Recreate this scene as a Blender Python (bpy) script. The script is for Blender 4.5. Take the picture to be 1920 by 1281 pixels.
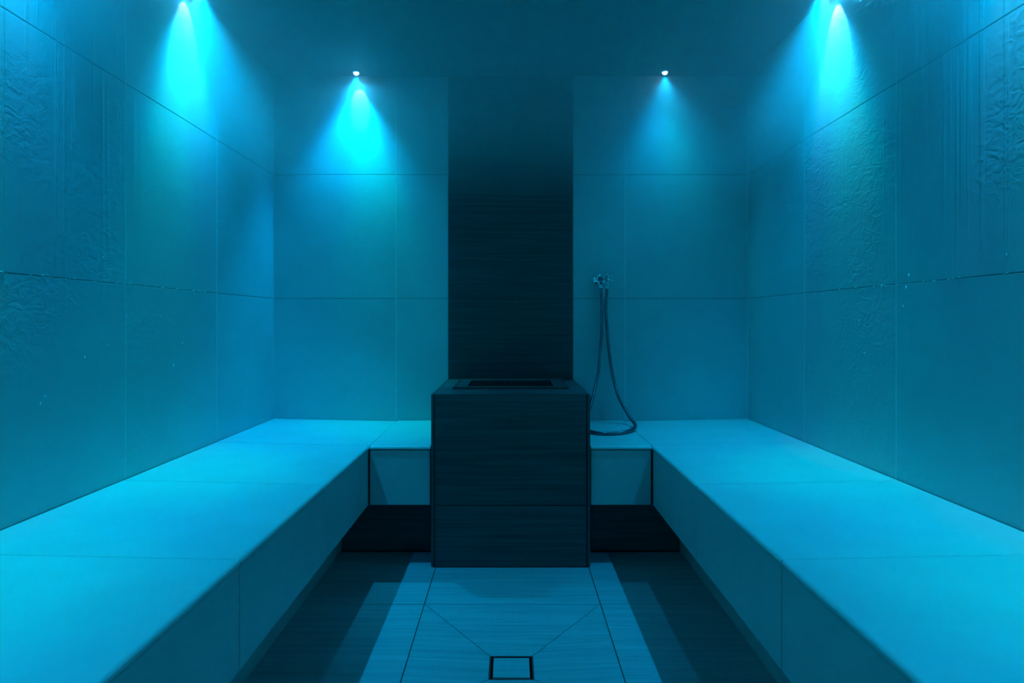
import bpy, bmesh, math, random
from mathutils import Vector, Matrix

random.seed(7)
for o in list(bpy.data.objects):
    bpy.data.objects.remove(o)
scene = bpy.context.scene
C = scene.collection

# ------------------------------------------------------------------ room measures (metres)
# x to the right, y into the room, z up.
W = 1.156          # half width of the room, tile face to tile face
YB = 3.14          # face of the back wall
YF = -0.90         # face of the wall behind
H = 2.145          # ceiling
EYE = 0.95

# ------------------------------------------------------------------ camera
cam_d = bpy.data.cameras.new('camera')
cam = bpy.data.objects.new('camera', cam_d)
C.objects.link(cam)
cam.location = (0, 0, EYE)
cam.rotation_euler = (math.pi / 2, 0, 0)
cam_d.sensor_width = 36
cam_d.lens = 36 * 1209 / 1920
cam_d.shift_x = 2.5 / 1920
cam_d.shift_y = -37.5 / 1920
cam_d.clip_start = 0.02
scene.camera = cam

# ------------------------------------------------------------------ world and exposure
world = bpy.data.worlds.new('world')
scene.world = world
world.use_nodes = True
world.node_tree.nodes['Background'].inputs[0].default_value = (0, 0, 0, 1)
world.node_tree.nodes['Background'].inputs[1].default_value = 0
vs = scene.view_settings
vs.view_transform = 'Standard'
vs.look = 'None'
vs.exposure = 0.0
vs.gamma = 1
vs.use_curve_mapping = False
cy = scene.cycles
cy.use_denoising = True
cy.adaptive_threshold = 0.02
cy.max_bounces = 8
cy.diffuse_bounces = 4
cy.glossy_bounces = 3
cy.volume_bounces = 1
cy.volume_step_rate = 3.0
cy.sample_clamp_indirect = 4.0
cy.caustics_reflective = False

# lamp colours (the colour-change lamps stand on cyan) and strength
BASE = (0.0, 0.50, 1.0)
STRAY = (0.012, 0.52, 1.0)
LOBE = (0.6, 1.0, 1.0)
GREEN = (0.0, 1.0, 0.45)
BLUE = (0.0, 0.20, 1.0)
POWER = 84.0


# ------------------------------------------------------------------ materials
class NT:
    def __init__(self, name):
        self.m = bpy.data.materials.new(name)
        self.m.use_nodes = True
        self.t = self.m.node_tree
        self.n = self.t.nodes
        self.p = self.n['Principled BSDF']

    def add(self, kind, **kw):
        nd = self.n.new(kind)
        for k, v in kw.items():
            setattr(nd, k, v)
        return nd

    def link(self, a, b):
        self.t.links.new(a, b)

    def val(self, nd, **kw):
        for k, v in kw.items():
            nd.inputs[k.replace('_', ' ')].default_value = v
        return nd

    def coords(self, scale, jitter=0.0):
        """world position, scaled; each object moved a little in the pattern"""
        g = self.add('ShaderNodeNewGeometry')
        mp = self.add('ShaderNodeMapping')
        mp.inputs['Scale'].default_value = scale
        if jitter:
            oi = self.add('ShaderNodeObjectInfo')
            mu = self.add('ShaderNodeMath', operation='MULTIPLY')
            mu.inputs[1].default_value = jitter
            self.link(oi.outputs['Random'], mu.inputs[0])
            ad = self.add('ShaderNodeVectorMath', operation='ADD')
            self.link(g.outputs['Position'], ad.inputs[0])
            self.link(mu.outputs[0], ad.inputs[1])
            self.link(ad.outputs[0], mp.inputs['Vector'])
        else:
            self.link(g.outputs['Position'], mp.inputs['Vector'])
        return mp.outputs[0]

    def noise(self, vec, scale, detail=3, rough=0.55, dist=0.0):
        nz = self.add('ShaderNodeTexNoise')
        self.val(nz, Scale=scale, Detail=detail, Roughness=rough, Distortion=dist)
        self.link(vec, nz.inputs['Vector'])
        return nz.outputs['Fac']

    def ramp(self, fac, a, b, pa=0.3, pb=0.7):
        r = self.add('ShaderNodeValToRGB')
        r.color_ramp.elements[0].position = pa
        r.color_ramp.elements[1].position = pb
        r.color_ramp.elements[0].color = (*a, 1) if isinstance(a, tuple) else (a, a, a, 1)
        r.color_ramp.elements[1].color = (*b, 1) if isinstance(b, tuple) else (b, b, b, 1)
        self.link(fac, r.inputs[0])
        return r.outputs[0]

    def bump(self, height, strength, dist, prev=None):
        b = self.add('ShaderNodeBump')
        b.inputs['Strength'].default_value = strength
        b.inputs['Distance'].default_value = dist
        self.link(height, b.inputs['Height'])
        if prev is not None:
            self.link(prev, b.inputs['Normal'])
        return b.outputs[0]


def mat_wall_tile(name, wet):
    a = NT(name)
    v = a.coords((1, 1, 1), 3.0)
    cl = a.noise(v, 3.0, 4)
    a.link(a.ramp(cl, (0.50, 0.51, 0.52), (0.56, 0.565, 0.57)), a.p.inputs['Base Color'])
    a.p.inputs['Specular IOR Level'].default_value = 0.5
    # a film of water that has run down: long vertical runs, wrinkles, fine beads
    runs = a.noise(a.coords((48, 48, 0.8)), 1.0, 2, 0.5)
    wr = a.noise(a.coords((1, 1, 1.6), 1.0), 22, 3, 0.6, 1.2)
    fine = a.noise(a.coords((1, 1, 1)), 120, 2)
    patch = a.ramp(a.noise(a.coords((1, 1, 0.8), 2.0), 2.2, 2), 0.0, 1.0, 0.45, 0.68)
    mul = a.add('ShaderNodeMath', operation='MULTIPLY')
    a.link(wr, mul.inputs[0])
    a.link(patch, mul.inputs[1])
    b1 = a.bump(mul.outputs[0], 0.45 * wet, 0.006)
    mul2 = a.add('ShaderNodeMath', operation='MULTIPLY')
    a.link(a.ramp(runs, 0.0, 1.0, 0.53, 0.62), mul2.inputs[0])
    near = a.add('ShaderNodeMapRange')          # most of the runs are on the tiles away from the heater wall
    near.inputs['From Min'].default_value = 2.05
    near.inputs['From Max'].default_value = 1.75
    near.inputs['To Min'].default_value = 0.12
    sy = a.add('ShaderNodeSeparateXYZ')
    a.link(a.coords((1, 1, 1)), sy.inputs[0])
    a.link(sy.outputs['Y'], near.inputs['Value'])
    a.link(near.outputs[0], mul2.inputs[1])
    sp = a.add('ShaderNodeSeparateXYZ')
    a.link(a.coords((1, 1, 1)), sp.inputs[0])
    band = a.add('ShaderNodeMapRange')          # the runs dry up before they reach the bench
    band.inputs['From Min'].default_value = 0.95
    band.inputs['From Max'].default_value = 1.35
    a.link(sp.outputs['Z'], band.inputs['Value'])
    mul3 = a.add('ShaderNodeMath', operation='MULTIPLY')
    a.link(mul2.outputs[0], mul3.inputs[0])
    a.link(band.outputs[0], mul3.inputs[1])
    b2 = a.bump(mul3.outputs[0], 0.55 * wet * wet, 0.002, b1)
    b3 = a.bump(fine, 0.08, 0.0015, b2)
    a.link(b3, a.p.inputs['Normal'])
    a.p.inputs['Roughness'].default_value = 0.28
    return a.m


def mat_bench_tile():
    a = NT('pale_matt_bench_tile')
    v = a.coords((1, 1, 1), 3.0)
    a.link(a.ramp(a.noise(v, 5.0, 4), (0.60, 0.605, 0.585), (0.67, 0.67, 0.645)), a.p.inputs['Base Color'])
    a.p.inputs['Roughness'].default_value = 0.42
    a.link(a.bump(a.noise(a.coords((1, 1, 1)), 140, 2), 0.06, 0.001), a.p.inputs['Normal'])
    return a.m


def mat_dark_tile(name, lo, hi, rough=0.5, axis=(1.2, 1.2, 46), spec=0.5):
    """dark stone-look tile with long level streaks"""
    a = NT(name)
    v = a.coords(axis, 2.0)
    st = a.noise(v, 1.6, 6, 0.65, 0.35)
    gr = a.noise(a.coords((1, 1, 1)), 160, 3)
    mx = a.add('ShaderNodeMath', operation='MULTIPLY_ADD')
    mx.inputs[1].default_value = 0.22
    a.link(gr, mx.inputs[0])
    a.link(st, mx.inputs[2])
    a.link(a.ramp(mx.outputs[0], lo, hi, 0.42, 0.80), a.p.inputs['Base Color'])
    a.p.inputs['Roughness'].default_value = rough
    a.p.inputs['Specular IOR Level'].default_value = spec
    a.link(a.bump(st, 0.25, 0.002, a.bump(gr, 0.25, 0.001)), a.p.inputs['Normal'])
    return a.m


def mat_plain(name, col, rough=0.6, metal=0.0, grain=60, amt=0.12, bump=0.05):
    a = NT(name)
    nz = a.noise(a.coords((1, 1, 1)), grain, 3)
    lo = tuple(c * (1 - amt) for c in col)
    hi = tuple(min(1, c * (1 + amt)) for c in col)
    a.link(a.ramp(nz, lo, hi), a.p.inputs['Base Color'])
    a.p.inputs['Roughness'].default_value = rough
    a.p.inputs['Metallic'].default_value = metal
    if bump:
        a.link(a.bump(nz, bump, 0.001), a.p.inputs['Normal'])
    return a.m


def mat_emit(name, col, strength):
    a = NT(name)
    a.p.inputs['Base Color'].default_value = (0.8, 0.8, 0.8, 1)
    a.p.inputs['Emission Color'].default_value = (*col, 1)
    a.p.inputs['Emission Strength'].default_value = strength
    a.m.cycles.emission_sampling = 'NONE'
    return a.m


def mat_water():
    a = NT('water_bead')
    a.p.inputs['Base Color'].default_value = (0.85, 0.9, 0.9, 1)
    a.p.inputs['Roughness'].default_value = 0.08
    nz = a.noise(a.coords((1, 1, 1)), 200, 1)
    a.link(a.bump(nz, 0.05, 0.001), a.p.inputs['Normal'])
    return a.m


M = {
    'wall': mat_wall_tile('wet_grey_wall_tile', 1.0),
    'back': mat_wall_tile('damp_grey_wall_tile', 0.35),
    'bench': mat_bench_tile(),
    'dark': mat_dark_tile('dark_streaked_stone_tile', (0.024, 0.026, 0.030), (0.076, 0.08, 0.09), 0.45),
    'boxtile': mat_dark_tile('lit_streaked_stone_tile', (0.040, 0.042, 0.046), (0.115, 0.12, 0.13), 0.45),  # lighter copy of the column stone; the box's brighter light is in the colour
    'kick': mat_dark_tile('shade_darkened_kick_tile', (0.10, 0.10, 0.105), (0.17, 0.17, 0.175), 0.5),  # back kicks only: recess shade deepened by a darker tile colour
    'floor': mat_dark_tile('dark_streaked_floor_tile', (0.32, 0.325, 0.345), (0.49, 0.495, 0.515), 0.6, (1.2, 40, 1.2), 0.15),
    'silicone': mat_plain('pale_silicone', (0.78, 0.78, 0.78), 0.35, grain=90),
    'grout': mat_plain('grey_grout', (0.30, 0.30, 0.30), 0.8, grain=90),
    'darkgrout': mat_plain('dark_grout', (0.09, 0.09, 0.09), 0.8, grain=90),
    'mortar': mat_plain('grey_mortar', (0.10, 0.10, 0.10), 0.9, grain=40),
    'ceil': mat_plain('grey_ceiling_plaster', (0.16, 0.165, 0.17), 0.65, grain=30),
    'chrome': mat_plain('polished_chrome', (0.80, 0.80, 0.82), 0.10, 1.0, bump=0.0),
    'hose': mat_plain('ribbed_steel_hose', (0.20, 0.205, 0.24), 0.24, 1.0, bump=0.0),
    'steel': mat_plain('dull_dark_steel', (0.16, 0.165, 0.17), 0.38, 0.7),
    'darksteel': mat_plain('black_steel', (0.03, 0.03, 0.032), 0.5, 0.6),  # near-black grille bars, darker than the frame
    'black': mat_plain('black_cavity', (0.008, 0.008, 0.008), 0.8),
    'lime': mat_plain('limescale_crust', (0.75, 0.75, 0.73), 0.5, grain=200),
    'water': mat_water(),
}


# ------------------------------------------------------------------ mesh helpers
def mesh_of(bm, name, mats, smooth=False):
    bmesh.ops.recalc_face_normals(bm, faces=bm.faces)
    me = bpy.data.meshes.new(name)
    bm.to_mesh(me)
    bm.free()
    for m in (mats if isinstance(mats, (list, tuple)) else [mats]):
        me.materials.append(m)
    if smooth:
        for p in me.polygons:
            p.use_smooth = True
    return me


def bm_box(bm, lo, hi, bevel=0.0, segs=1):
    r = bmesh.ops.create_cube(bm, size=1.0)
    c = [(lo[i] + hi[i]) / 2 for i in range(3)]
    s = [hi[i] - lo[i] for i in range(3)]
    for v in r['verts']:
        v.co = Vector((c[i] + v.co[i] * s[i] for i in range(3)))
    if bevel:
        es = list({e for v in r['verts'] for e in v.link_edges})
        bmesh.ops.bevel(bm, geom=es, offset=bevel, segments=segs, affect='EDGES', profile=0.5)


def bm_prism(bm, top, thick):
    """a slab with the given top corners (counter-clockwise) and a flat lower side 'thick' below"""
    a = [bm.verts.new(p) for p in top]
    b = [bm.verts.new((p[0], p[1], p[2] - thick)) for p in top]
    n = len(top)
    bm.faces.new(a)
    bm.faces.new(b[::-1])
    for i in range(n):
        bm.faces.new((a[i], b[i], b[(i + 1) % n], a[(i + 1) % n]))


def bm_tube(bm, pts, rad, seg=12, caps=True):
    """tube along points; rad is a number or one per point"""
    n = len(pts)
    pts = [Vector(p) for p in pts]
    rr = rad if isinstance(rad, (list, tuple)) else [rad] * n
    up = Vector((0.13, 0.21, 0.97)).normalized()
    prev = None
    rings = []
    for i in range(n):
        t = (pts[min(i + 1, n - 1)] - pts[max(i - 1, 0)])
        if t.length < 1e-9:
            t = prev_t
        t.normalize()
        prev_t = t
        if prev is None:
            u = t.cross(up)
            if u.length < 1e-4:
                u = t.cross(Vector((1, 0, 0)))
        else:
            u = prev - t * prev.dot(t)
        u.normalize()
        prev = u
        w = t.cross(u)
        rings.append([bm.verts.new(pts[i] + (u * math.cos(k * 2 * math.pi / seg) + w * math.sin(k * 2 * math.pi / seg)) * rr[i]) for k in range(seg)])
    for i in range(n - 1):
        for k in range(seg):
            bm.faces.new((rings[i][k], rings[i][(k + 1) % seg], rings[i + 1][(k + 1) % seg], rings[i + 1][k]))
    if caps:
        bm.faces.new(rings[0][::-1])
        bm.faces.new(rings[-1])


def bm_lathe(bm, prof, mat=Matrix(), seg=24):
    """prof: (radius, height) pairs turned about z, then moved by mat"""
    rings = []
    for r, z in prof:
        if r < 1e-6:
            rings.append([bm.verts.new(mat @ Vector((0, 0, z)))])
        else:
            rings.append([bm.verts.new(mat @ Vector((r * math.cos(k * 2 * math.pi / seg), r * math.sin(k * 2 * math.pi / seg), z))) for k in range(seg)])
    for a, b in zip(rings, rings[1:]):
        for k in range(seg):
            k2 = (k + 1) % seg
            if len(a) == 1 and len(b) == 1:
                continue
            if len(a) == 1:
                bm.faces.new((a[0], b[k2], b[k]))
            elif len(b) == 1:
                bm.faces.new((a[k], a[k2], b[0]))
            else:
                bm.faces.new((a[k], a[k2], b[k2], b[k]))


def root_loc(p):
    v = Vector((0, 0, 0))
    while p is not None:
        v = v + p.location
        p = p.parent
    return v


def put(name, me, loc=(0, 0, 0), parent=None, rot=(0, 0, 0)):
    """link a mesh as an object at a world location, under its parent"""
    o = bpy.data.objects.new(name, me)
    C.objects.link(o)
    o.parent = parent
    o.location = Vector(loc) - root_loc(parent)
    o.rotation_euler = rot
    return o


def boxes(name, mat, rects, parent=None, bevel=0.0, origin=None):
    bm = bmesh.new()
    org = Vector(origin) if origin is not None else Vector([(rects[0][0][i] + rects[0][1][i]) / 2 for i in range(3)])
    for lo, hi in rects:
        bm_box(bm, Vector(lo) - org, Vector(hi) - org, bevel)
    return put(name, mesh_of(bm, name, mat), org, parent)


_tiles = {}


def tile(name, mat, lo, hi, parent, rot=(0, 0, 0), bevel=0.0012, jig=0.0):
    """one tile: a thin bevelled slab; tiles of one size share their mesh"""
    size = tuple(round(hi[i] - lo[i], 4) for i in range(3))
    key = (name, mat.name, size, bevel)
    if key not in _tiles:
        bm = bmesh.new()
        bm_box(bm, [-s / 2 for s in size], [s / 2 for s in size], bevel, 2)
        _tiles[key] = mesh_of(bm, name, mat)
    c = [(lo[i] + hi[i]) / 2 for i in range(3)]
    r = [rot[i] + random.uniform(-jig, jig) for i in range(3)]
    return put(name, _tiles[key], c, parent, r)


def thing(name, label, cat, loc, group=None):
    o = bpy.data.objects.new(name, None)
    o.empty_display_size = 0.1
    C.objects.link(o)
    o.location = loc
    o['label'] = label
    o['category'] = cat
    if group:
        o['group'] = group
    return o


def struct(o, label, cat):
    o['kind'] = 'structure'
    o['label'] = label
    o['category'] = cat
    return o


# ------------------------------------------------------------------ the shell
T = 0.010           # tile thickness
G = 0.0015          # half a joint
ROWS = [(0.462, 1.062), (1.062, 1.665), (1.665, H)]


def splits(start, end, step):
    out = [start]
    while out[-1] - step > end + 0.02:
        out.append(out[-1] - step)
    out.append(end)
    return list(zip(out[1:], out[:-1]))


YT = splits(YB, YF, 0.603)          # side-wall tile columns, from the back wall forward

wall_back = struct(boxes('wall_back', M['grout'], [((-W - 0.11, YB + 0.0010, -0.06), (W + 0.11, YB + 0.11, H + 0.06))]),
                   'pale grey tiled back wall behind the dark heater box', 'wall')
for x in (-W + 0.0012, -0.558, 0.558, W - 0.0012):
    tile('grout_joint', M['silicone'], (x - 0.0017, YB - 0.0003, ROWS[0][0]), (x + 0.0017, YB + 0.0008, H - 0.001), wall_back, bevel=0.0)
for z0, z1 in ROWS:
    for x0, x1 in ((-W, -0.558), (-0.558, -0.3035), (0.3035, 0.558), (0.558, W)):
        tile('wall_tile', M['back'], (x0 + G, YB, z0 + G), (x1 - G, YB + T, z1 - G), wall_back, jig=0.0006)

for s, side, lab in ((-1, 'left', 'wet grey tiled side wall on the side away from the hose'),
                     (1, 'right', 'wet grey tiled side wall on the side of the hose')):
    lo, hi = sorted((s * (W + 0.0010), s * (W + 0.11)))
    w = struct(boxes('wall_' + side, M['grout'], [((lo, YF - 0.11, -0.06), (hi, YB, H + 0.06))]), lab, 'wall')
    for z0, z1 in ROWS:
        for y0, y1 in YT:
            lo, hi = sorted((s * W, s * (W + T)))
            tile('wall_tile', M['wall'], (lo, y0 + G, z0 + G), (hi, y1 - G, z1 - G), w, jig=0.0008)
    for y0, y1 in YT[:-1]:
        lo, hi = sorted((s * (W - 0.0003), s * (W + 0.0008)))
        tile('grout_joint', M['silicone'], (lo, y0 - 0.0017, ROWS[0][0]), (hi, y0 + 0.0017, H - 0.001), w, bevel=0.0)
    # beads of water that hang on the tiles
    if s < 0:
        beads = [(1.83, 1.131), (2.13, 0.967), (1.85, 0.882), (2.18, 0.953), (2.27, 0.874), (2.255, 0.848), (2.21, 0.800),
                 (1.75, 0.853), (1.60, 0.765), (1.585, 0.748)]
    else:
        beads = [(1.503, 1.106), (1.872, 1.085), (1.885, 1.050), (2.01, 1.060), (1.90, 0.995), (2.142, 0.953), (2.106, 0.935),
                 (2.108, 0.846), (2.50, 0.770), (2.39, 1.048), (2.45, 1.055)]
    bm = bmesh.new()
    bmesh.ops.create_uvsphere(bm, u_segments=8, v_segments=6, radius=1.0)
    bead_me = mesh_of(bm, 'water_bead', M['water'], True)
    for y, z in beads:
        b = put('water_bead', bead_me, (s * (W + 0.0004), y, z), w)
        k = random.uniform(0.8, 1.25)
        b.scale = (0.0024 * k, 0.0025 * k, 0.0048 * k)
    # crusts of lime along the middle joint
    bm = bmesh.new()
    span = (1.45, 2.45) if s < 0 else (1.5, 2.3)
    for k in range(46 if s < 0 else 26):
        y = random.uniform(*span)
        r = random.uniform(0.0012, 0.0026)
        bmesh.ops.create_icosphere(bm, subdivisions=1, radius=r, matrix=Matrix.Translation((s * (W + 0.0004), y, 1.062 + random.uniform(-0.002, 0.003))) @ Matrix.Diagonal((0.8, random.uniform(1.2, 4.0), 0.8, 1)))
    lc = put('lime_crust', mesh_of(bm, 'lime_crust', M['lime']), (0, 0, 0), w)
    lc['kind'] = 'stuff'

struct(boxes('wall_front', M['dark'], [((-W, YF - 0.11, -0.06), (W, YF, H + 0.06))]), 'plain dark wall opposite the heater box', 'wall')
struct(boxes('ceiling', M['ceil'], [((-W, YF, H), (W, YB, H + 0.06))]), 'smooth grey plaster ceiling above the steam', 'ceiling')

# floor: bed, square tiles, four tiles cut to fall towards the drain
XL, XR = -0.290, 0.302
EY0, EY1 = 1.562, 2.167            # the sunk square
DX, DY = 0.002, 1.790              # drain centre
DH = 0.062                          # half size of the drain opening
bed = [((-W, YF, -0.06), (W, YB, -0.050)),
       ((-W, YF, -0.05), (W, EY0, -0.004)), ((-W, EY1, -0.05), (W, YB, -0.004)),
       ((-W, EY0, -0.05), (XL, EY1, -0.004)), ((XR, EY0, -0.05), (W, EY1, -0.004)),
       ((XL, EY0, -0.05), (DX - DH, EY1, -0.020)), ((DX + DH, EY0, -0.05), (XR, EY1, -0.020)),
       ((DX - DH, EY0, -0.05), (DX + DH, DY - DH, -0.020)), ((DX - DH, DY + DH, -0.05), (DX + DH, EY1, -0.020))]
floor = struct(boxes('floor', M['darkgrout'], bed, origin=(0, 0, 0)), 'dark streaked stone tiled floor between the benches', 'floor')
cols = [(-0.895, XL), (XL, XR), (XR, 0.907)]
rows = [(2.167, 2.66), (1.562, 2.167), (0.957, 1.562), (0.352, 0.957), (-0.253, 0.352), (YF, -0.253)]
KICK = 0.700
for ci, (x0, x1) in enumerate(cols):
    for ri, (y0, y1) in enumerate(rows):
        if ci == 1 and ri == 1:
            continue
        a0, a1 = max(x0, -KICK - 0.008), min(x1, KICK + 0.008)
        tile('floor_tile', M['floor'], (a0 + G, y0 + G, -0.0038), (a1 - G, y1 - G, 0.0), floor, bevel=0.0008)
o_ = [(XL + G, EY0 + G, 0), (XR - G, EY0 + G, 0), (XR - G, EY1 - G, 0), (XL + G, EY1 - G, 0)]
i_ = [(DX - DH, DY - DH, -0.011), (DX + DH, DY - DH, -0.011), (DX + DH, DY + DH, -0.011), (DX - DH, DY + DH, -0.011)]
for k in range(4):
    k2 = (k + 1) % 4
    quad = [Vector(o_[k]), Vector(o_[k2]), Vector(i_[k2]), Vector(i_[k])]
    c = sum(quad, Vector()) / 4
    d1 = (quad[1] - quad[0]).normalized() * 0.0016
    q = [quad[0] + d1, quad[1] - d1, quad[2] - d1, quad[3] + d1]
    bm = bmesh.new()
    bm_prism(bm, [p - c for p in q], 0.008)
    put('floor_tile', mesh_of(bm, 'floor_tile', M['floor']), c, floor)


# ------------------------------------------------------------------ benches
BX = 0.549           # front edge of the side benches
BY = 2.505           # front edge of the back benches
ZW, ZF = 0.477, 0.465   # seat height at the wall and at the front edge
ZWB = 0.4685         # the short back benches lie flatter
ZU = 0.236           # lower edge of the front panels
ST = 0.013           # seat tile thickness
KY = 2.665           # kick face of the back benches
SLOPE = math.atan2(ZW - ZF, W - BX)
SEATY = [(2.523, YB - 0.001), (1.918, 2.523), (1.313, 1.918), (0.708, 1.313), (0.103, 0.708), (-0.502, 0.103), (YF + 0.001, -0.502)]
FRONTY = [(1.918, BY + 0.003), (1.318, 1.918), (0.713, 1.318), (0.108, 0.713), (-0.497, 0.108), (YF + 0.001, -0.497)]


def seat_mesh(length, depth):
    """a seat tile: x is the depth with the rounded nose at +x, y the length"""
    bm = bmesh.new()
    r = 0.0105
    prof = [(-depth / 2, -ST), (depth / 2 - 0.002, -ST), (depth / 2, -ST + 0.002)]
    for k in range(6):
        a = k * math.pi / 2 / 5
        prof.append((depth / 2 - r + r * math.cos(a), -r + r * math.sin(a)))
    prof.append((-depth / 2, 0))
    e = [[bm.verts.new((x, y, z)) for x, z in prof] for y in (-length / 2, length / 2)]
    n = len(prof)
    bm.faces.new(e[0])
    bm.faces.new(e[1][::-1])
    for k in range(n):
        bm.faces.new((e[0][k], e[1][k], e[1][(k + 1) % n], e[0][(k + 1) % n]))
    return mesh_of(bm, 'seat_tile', M['bench'])


seat_long = {}
for s, lab in ((-1, 'long pale tiled bench along the wall without the hose'),
               (1, 'long pale tiled bench along the wall nearer the hose')):
    b = thing('tiled_bench', lab, 'bench', (s * 0.86, 1.1, 0))

    def xs(a, c):
        return sorted((s * a, s * c))
    l1, h1 = xs(BX + 0.016, W - 0.002)
    l2, h2 = xs(KICK + 0.012, W - 0.002)
    boxes('masonry_core', M['mortar'], [((l1, YF + 0.001, ZU), (h1, YB - 0.001, ZF - ST - 0.001)),
                                        ((l2, YF + 0.001, 0.001), (h2, YB - 0.001, ZU))], b)
    for y0, y1 in SEATY:
        key = round(y1 - y0, 3)
        if key not in seat_long:
            seat_long[key] = seat_mesh(y1 - y0 - 0.0028, W - BX - 0.003)
        put('seat_tile', seat_long[key], (s * (W + BX - 0.003) / 2, (y0 + y1) / 2, (ZW + ZF) / 2 + random.uniform(-0.0003, 0.0003)), b,
            (0, SLOPE, math.pi if s > 0 else 0))
    for y0, y1 in SEATY[:-1]:
        tile('grout_joint', M['silicone'], (s * (W + BX) / 2 - 0.299, y0 - 0.0013, (ZW + ZF) / 2 - 0.008), (s * (W + BX) / 2 + 0.299, y0 + 0.0013, (ZW + ZF) / 2 - 0.0008), b,
             (0, -s * SLOPE, 0), 0.0)
    for y0, y1 in FRONTY:
        lo, hi = xs(BX + 0.005, BX + 0.015)
        tile('front_tile', M['bench'], (lo, y0 + G, ZU), (hi, y1 - G, ZF - ST - 0.0035), b, jig=0.0008)
    for y0, y1 in [(1.918, KY + 0.01)] + FRONTY[1:]:
        lo, hi = xs(KICK, KICK + 0.010)
        tile('kick_tile', M['bench'], (lo, y0 + G, 0.0008), (hi, y1 - G, ZU - 0.003), b)

BXI = 0.311          # side of the short benches against the heater box
for s, lab in ((-1, 'short pale bench section against the heater box, nothing lying on it'),
               (1, 'short pale bench section against the heater box, hose loop lying on it')):
    b = thing('tiled_bench', lab, 'bench', (s * 0.43, 2.9, 0))

    def xs(a, c):
        return sorted((s * a, s * c))
    l, h = xs(BXI, BX + 0.012)
    l2, h2 = xs(BXI, KICK + 0.010)
    boxes('masonry_core', M['mortar'], [((l, BY + 0.016, ZU), (h, YB - 0.001, ZF - ST - 0.001)),
                                        ((l2, KY + 0.012, 0.001), (h2, YB - 0.001, ZU - 0.001))], b)
    lo, hi = xs(BXI, BX - 0.0005)
    sm = seat_mesh(hi - lo - 2 * G, YB - BY - 0.003)
    put('seat_tile', sm, ((lo + hi) / 2, (YB + BY - 0.003) / 2, (ZWB + ZF) / 2), b, (0, math.atan2(ZWB - ZF, YB - BY), -math.pi / 2))
    lo, hi = xs(BXI, BX - 0.004 + 0.004)
    tile('front_tile', M['bench'], (lo + G, BY + 0.005, ZU), (hi - 2 * G, BY + 0.015, ZF - ST - 0.0035), b)
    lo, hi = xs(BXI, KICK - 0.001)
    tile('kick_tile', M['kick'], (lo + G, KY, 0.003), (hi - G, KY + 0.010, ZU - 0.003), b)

# ------------------------------------------------------------------ dark tile column on the back wall
ZT = 0.670           # top of the heater box
colm = thing('tile_column', 'dark streaked stone tile column running up the back wall', 'tile column', (0, YB, ZT))
for z0, z1 in ((ZT + 0.001, 1.062), (1.062, 1.665), (1.665, H - 0.001)):
    tile('stone_tile', M['dark'], (-0.3035 + G, YB - 0.004, z0 + G * 0.4), (0.3035 - G, YB + 0.0015, z1 - G * 0.4), colm)

# ------------------------------------------------------------------ heater box with its grille
FY = 2.488
box = thing('steam_heater_box', 'dark stone tiled steam heater box with a steel grille on top', 'heater', (0, 2.8, 0))
XB = 0.307
GX, GY0, GY1 = 0.237, 2.665, 3.075   # grille frame, outer
OX, OY0, OY1 = 0.184, 2.740, 3.020   # opening
boxes('masonry_core', M['mortar'], [((-XB + 0.012, FY + 0.012, 0.001), (XB - 0.012, YB - 0.001, 0.56))], box)
boxes('pit_lining', M['black'], [((-OX - 0.02, OY0 - 0.02, 0.561), (OX + 0.02, OY1 + 0.02, 0.570)),
                                 ((-OX - 0.02, OY0 - 0.02, 0.570), (-OX - 0.008, OY1 + 0.02, ZT - 0.012)),
                                 ((OX + 0.008, OY0 - 0.02, 0.570), (OX + 0.02, OY1 + 0.02, ZT - 0.012)),
                                 ((-OX, OY0 - 0.02, 0.570), (OX, OY0 - 0.008, ZT - 0.012)),
                                 ((-OX, OY1 + 0.008, 0.570), (OX, OY1 + 0.02, ZT - 0.012))], box)
tile('front_tile', M['boxtile'], (-0.2925, FY, 0.003), (0.2925, FY + 0.011, 0.2385), box)
tile('front_tile', M['boxtile'], (-0.2925, FY, 0.2415), (0.2925, FY + 0.011, ZT), box)
for s in (-1, 1):
    lo, hi = sorted((s * (XB - 0.011), s * XB))
    tile('side_tile', M['boxtile'], (lo, FY + 0.0135, 0.003), (hi, YB - 0.001, ZT), box)
    lo, hi = sorted((s * 0.2955, s * (XB + 0.0005)))
    tile('corner_trim', M['darkgrout'], (lo, FY + 0.001, 0.003), (hi, FY + 0.0125, ZT - 0.0005), box, bevel=0.0025)
tx = XB - 0.0125
for lo, hi in (((-tx, FY + 0.0125, ZT - 0.011), (tx, OY0 - 0.009, ZT)),
               ((-tx, OY1 + 0.009, ZT - 0.011), (tx, YB - 0.001, ZT)),
               ((-tx, OY0 - 0.0075, ZT - 0.011), (-OX - 0.009, OY1 + 0.0075, ZT)),
               ((OX + 0.009, OY0 - 0.0075, ZT - 0.011), (tx, OY1 + 0.0075, ZT))):
    tile('top_tile', M['boxtile'], lo, hi, box)

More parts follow.
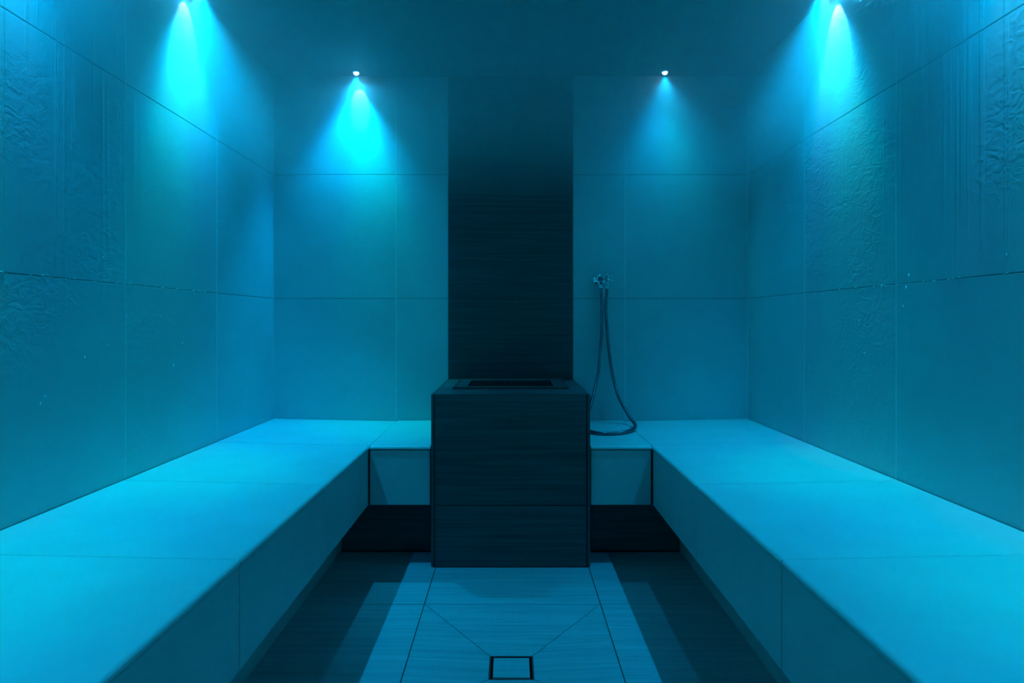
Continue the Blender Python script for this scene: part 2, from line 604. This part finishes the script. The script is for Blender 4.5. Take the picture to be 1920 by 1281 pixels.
bm = bmesh.new()
for lo, hi in (((-GX, GY0, ZT + 0.0003), (GX, OY0, ZT + 0.005)), ((-GX, OY1, ZT + 0.0003), (GX, GY1, ZT + 0.005)),
               ((-GX, OY0, ZT + 0.0003), (-OX, OY1, ZT + 0.005)), ((OX, OY0, ZT + 0.0003), (GX, OY1, ZT + 0.005)),
               # turned-up lip
               ((-GX - 0.002, GY0 - 0.002, ZT + 0.0003), (GX + 0.002, GY0 + 0.002, ZT + 0.009)),
               ((-GX - 0.002, GY0 + 0.002, ZT + 0.0003), (-GX + 0.002, GY1, ZT + 0.009)),
               ((GX - 0.002, GY0 + 0.002, ZT + 0.0003), (GX + 0.002, GY1, ZT + 0.009)),
               ((-GX - 0.002, GY1, ZT + 0.0003), (GX + 0.002, GY1 + 0.003, ZT + 0.009))):
    bm_box(bm, lo, hi)
frame = put('grille', mesh_of(bm, 'grille', M['steel']), (0, 0, 0), box)
frame['label'] = 'dark steel vent grille frame'
bm = bmesh.new()
bm_box(bm, (-0.0018, OY0 - 2.88, -0.006), (0.0018, OY1 - 2.88, 0.0))
lbar = mesh_of(bm, 'grille_bar', M['darksteel'])
nb = 26
for k in range(1, nb):
    put('grille_bar', lbar, (-OX + 2 * OX * k / nb, 2.88, ZT + 0.002), frame)
bm = bmesh.new()
bm_box(bm, (-OX, -0.0016, -0.006), (OX, 0.0016, 0.0))
cbar = mesh_of(bm, 'grille_bar', M['darksteel'])
for k in range(1, 18):
    put('grille_bar', cbar, (0, OY0 + (OY1 - OY0) * k / 18, ZT - 0.001), frame)

# ------------------------------------------------------------------ floor drain
dr = thing('floor_drain', 'square floor drain with a tile insert in the floor', 'drain', (DX, DY, -0.045))
zt = -0.0105
q = DH - 0.001
boxes('drain_frame', M['steel'], [((DX - q, DY - q, -0.040), (DX - q + 0.003, DY + q, zt)), ((DX + q - 0.003, DY - q, -0.040), (DX + q, DY + q, zt)),
                                  ((DX - q + 0.003, DY - q, -0.040), (DX + q - 0.003, DY - q + 0.003, zt)),
                                  ((DX - q + 0.003, DY + q - 0.003, -0.040), (DX + q - 0.003, DY + q, zt))], dr)
boxes('drain_pan', M['black'], [((DX - q, DY - q, -0.046), (DX + q, DY + q, -0.041))], dr)
tile('tile_insert', M['floor'], (DX - 0.0505, DY - 0.0505, -0.0405), (DX + 0.0505, DY + 0.0505, zt), dr)

# ------------------------------------------------------------------ hose on its wall valve
hs = thing('wall_hose', 'chrome wall valve with a looped ribbed steel hose on the back wall', 'hose', (0.445, YB, 1.155))


def turned(prof, at, axis, mat, name, parent, seg=24):
    bm = bmesh.new()
    m = Vector((0, 0, 1)).rotation_difference(Vector(axis)).to_matrix().to_4x4()
    bm_lathe(bm, prof, m, seg)
    return put(name, mesh_of(bm, name, mat, True), at, parent)


ZV = 1.153
turned([(0, 0), (0.027, 0), (0.0275, 0.003), (0.024, 0.007), (0.015, 0.010), (0.013, 0.016), (0, 0.016)], (0.428, YB - 0.001, ZV), (0, -1, 0), M['chrome'], 'wall_flange', hs)
vb = turned([(0, 0), (0.013, 0), (0.013, 0.028), (0.016, 0.030), (0.016, 0.046), (0.012, 0.050), (0, 0.050)], (0.428, YB - 0.015, ZV), (0, -1, 0), M['chrome'], 'valve_body', hs)
# cross handle
bm = bmesh.new()
for k in range(4):
    a = math.pi / 4 + k * math.pi / 2
    bm_tube(bm, [(0, 0, 0), (0.013 * math.cos(a), 0, 0.013 * math.sin(a)), (0.023 * math.cos(a), 0, 0.023 * math.sin(a)), (0.026 * math.cos(a), 0, 0.026 * math.sin(a))], [0.0065, 0.0058, 0.0068, 0.004], 10)
hnd = put('cross_handle', mesh_of(bm, 'cross_handle', M['chrome'], True), (0.428, YB - 0.072, ZV), hs)
turned([(0, 0), (0.012, 0), (0.013, 0.006), (0.009, 0.012), (0, 0.013)], (0.428, YB - 0.070, ZV), (0, -1, 0), M['steel'], 'handle_cap', hnd)
# outlet arm across to the holder, with its ribbed nut
bm = bmesh.new()
bm_tube(bm, [(0.436, YB - 0.034, ZV), (0.452, YB - 0.036, ZV + 0.001), (0.463, YB - 0.040, ZV + 0.002)], [0.010, 0.0095, 0.010], 14)
put('outlet_arm', mesh_of(bm, 'outlet_arm', M['chrome'], True), (0, 0, 0), hs)
prof = [(0, -0.016), (0.010, -0.016), (0.012, -0.012), (0.012, 0.012), (0.010, 0.016), (0, 0.016)]
turned(prof, (0.466, YB - 0.048, ZV + 0.003), (0.25, -1, 0.15), M['chrome'], 'hose_holder', hs, 10)
for dx, dz in ((0.012, 0.011), (-0.004, 0.014), (0.013, -0.007)):
    turned([(0, 0), (0.005, 0.001), (0.006, 0.006), (0.004, 0.011), (0, 0.012)], (0.466 + dx, YB - 0.052, ZV + 0.003 + dz), (dx, -0.006, dz), M['chrome'], 'holder_prong', hs, 12)

path = [(0.429, YB - 0.045, 1.142), (0.431, 3.086, 1.120), (0.4365, 3.088, 1.010), (0.436, 3.090, 0.90), (0.429, 3.084, 0.815), (0.414, 3.06, 0.704), (0.384, 3.005, 0.600),
        (0.358, 2.945, 0.545), (0.340, 2.885, 0.503), (0.333, 2.835, 0.4810), (0.3365, 2.795, 0.4765), (0.362, 2.752, 0.4755), (0.413, 2.733, 0.4750), (0.475, 2.752, 0.4755),
        (0.528, 2.812, 0.4765), (0.556, 2.884, 0.4780), (0.566, 2.945, 0.484), (0.556, 2.995, 0.502), (0.534, 3.035, 0.545), (0.510, 3.058, 0.598), (0.486, 3.080, 0.703), (0.469, 3.092, 0.835),
        (0.460, 3.094, 0.95), (0.457, 3.092, 1.03), (0.4605, 3.090, 1.098), (0.465, 3.090, 1.142)]


def spline(pts, n):
    """Catmull-Rom through the points, evenly spaced result"""
    P = [Vector(p) for p in pts]
    P = [P[0] * 2 - P[1]] + P + [P[-1] * 2 - P[-2]]
    dense = []
    for i in range(1, len(P) - 2):
        for k in range(24):
            t = k / 24
            a, b, c, d = P[i - 1], P[i], P[i + 1], P[i + 2]
            dense.append(0.5 * ((2 * b) + (c - a) * t + (2 * a - 5 * b + 4 * c - d) * t * t + (3 * b - a - 3 * c + d) * t ** 3))
    dense.append(P[-2])
    acc = [0]
    for a, b in zip(dense, dense[1:]):
        acc.append(acc[-1] + (b - a).length)
    out, j = [], 0
    for k in range(n):
        d = acc[-1] * k / (n - 1)
        while j < len(acc) - 2 and acc[j + 1] < d:
            j += 1
        f = (d - acc[j]) / max(1e-9, acc[j + 1] - acc[j])
        out.append(dense[j].lerp(dense[j + 1], min(1, f)))
    return out


NR = 1100
pts = spline(path, NR)
rad = [0.0082 if (k // 2) % 2 == 0 else 0.0070 for k in range(NR)]
bm = bmesh.new()
bm_tube(bm, pts, rad, 12)
hose = put('hose', mesh_of(bm, 'hose', M['hose'], True), (0, 0, 0), hs)
for e, d in ((pts[0], pts[14]), (pts[-1], pts[-15])):
    bm = bmesh.new()
    v = (d - e).normalized()
    bm_tube(bm, [e, e + v * 0.004, e + v * 0.030, e + v * 0.036], [0.0092, 0.0098, 0.0094, 0.0078], 14)
    put('ferrule', mesh_of(bm, 'ferrule', M['chrome'], True), (0, 0, 0), hose)

# ------------------------------------------------------------------ ceiling lamps
lens_hot = mat_emit('lit_lamp_lens', (0.45, 1.0, 1.0), 14.0)
ring_prof = [(0.013, -0.004), (0.015, -0.007), (0.023, -0.006), (0.027, -0.002), (0.027, 0.0), (0.013, 0.0), (0.013, -0.004)]
bm = bmesh.new()
bm_lathe(bm, ring_prof, Matrix(), 28)
ring_me = mesh_of(bm, 'trim_ring', M['chrome'], True)
bm = bmesh.new()
bm_lathe(bm, [(0.0125, -0.001), (0.0125, -0.006), (0.011, -0.011), (0.007, -0.0145), (0, -0.0155)], Matrix(), 20)
lens_me = mesh_of(bm, 'lens', lens_hot, True)


def spot(name, loc, aim, col, power, angle, blend, parent, rad=0.009):
    ld = bpy.data.lights.new(name, 'SPOT')
    ld.color = col
    ld.energy = power
    ld.spot_size = math.radians(angle)
    ld.spot_blend = blend
    ld.shadow_soft_size = rad
    lo = bpy.data.objects.new(name, ld)
    C.objects.link(lo)
    lo.parent = parent
    lo.location = Vector(loc) - root_loc(parent)
    lo.rotation_euler = Vector(aim).to_track_quat('-Z', 'Y').to_euler()


def ceiling_lamp(x, y, label, along, strength=1.0, core=1.0, tilt=(0, 0), stray=1.0, lobe=(0, 0, 0, 0)):
    """a small recessed colour-change spot; 'along' points where its green chip leans, its blue chip leans the other way"""
    t = thing('ceiling_spotlight', label, 'ceiling light', (x, y, H - 0.0005), 'ceiling spotlights along the walls')
    put('trim_ring', ring_me, (x, y, H - 0.0005), t)
    put('lens', lens_me, (x, y, H - 0.0005), t)
    z = H - 0.026
    a = Vector((along[0], along[1], 0)).normalized()
    p = POWER * strength
    if lobe[2]:        # bare side lobe of the reflector, thrown at the wall next to the lamp
        spot('lamp_light', (x, y, z), (lobe[0], lobe[1], -1), LOBE, lobe[2], lobe[3], 0.25, t, 0.004)
    spot('lamp_light', (x, y, z), (tilt[0], tilt[1], -1), BASE, p, 78, 1.0, t)
    spot('lamp_light', (x, y, z), (0, 0, -1), STRAY, p * 0.018 * stray, 172, 0.5, t)
    spot('lamp_light', (x + a.x * 0.004, y + a.y * 0.004, z), (a.x * 0.16 + (0.03 if x > 0 else -0.03), a.y * 0.16, -1), GREEN, p * 0.42 * core, 40, 1.0, t)
    spot('lamp_light', (x - a.x * 0.004, y - a.y * 0.004, z), (-a.x * 0.25, -a.y * 0.25, -1), BLUE, p * 0.24 * core, 60, 1.0, t)


LX = 1.100
ceiling_lamp(-0.739, 3.085, 'lit cyan spotlight in the ceiling above the bench corner without the hose', (1, 0), 1.1, lobe=(0.05, 0.66, 1.3, 44))
ceiling_lamp(0.736, 3.078, 'dimly lit blue spotlight in the ceiling above the bench corner by the hose', (1, 0), 0.35, 0.35, (0, -0.28), 0.35)
for y, lab in ((2.285, 'second spotlight from the heater wall'), (1.385, 'third spotlight from the heater wall'),
               (0.485, 'fourth spotlight from the heater wall'), (-0.415, 'spotlight farthest from the heater wall')):
    ceiling_lamp(-LX, y, lab + ', over the bench without the hose', (0, -1), 1.2 if y > 2 else 1.12 if y > 1 else 1.0, lobe=(-0.52, 0.03, 1.6, 60))
    ceiling_lamp(LX, y, lab + ', over the bench on the hose side', (0, -1), lobe=(0.42, 0, 3.2, 54))

# ------------------------------------------------------------------ steam under the ceiling
bm = bmesh.new()
ZS = 1.30
bm_box(bm, (-W + 0.004, YF + 0.01, ZS), (W - 0.004, YB - 0.006, H - 0.002))
a = NT('steam')
a.n.remove(a.p)
out = [n for n in a.n if n.type == 'OUTPUT_MATERIAL'][0]
g = a.add('ShaderNodeNewGeometry')
sx = a.add('ShaderNodeSeparateXYZ')
a.link(g.outputs['Position'], sx.inputs[0])
mr = a.add('ShaderNodeMapRange', interpolation_type='SMOOTHSTEP')
mr.inputs['From Min'].default_value = 1.40
mr.inputs['From Max'].default_value = 1.95
mr.inputs['To Min'].default_value = 0.0
mr.inputs['To Max'].default_value = 1.05
a.link(sx.outputs['Z'], mr.inputs['Value'])
vol = a.add('ShaderNodeVolumeScatter')
vol.inputs['Color'].default_value = (0.95, 0.95, 0.95, 1)
vol.inputs['Anisotropy'].default_value = 0.05
a.link(mr.outputs['Result'], vol.inputs['Density'])
a.link(vol.outputs[0], out.inputs['Volume'])
st = put('steam', mesh_of(bm, 'steam', a.m), (0, 0, 0))
st['kind'] = 'stuff'
st['label'] = 'thin steam hanging under the ceiling'
st['category'] = 'steam'
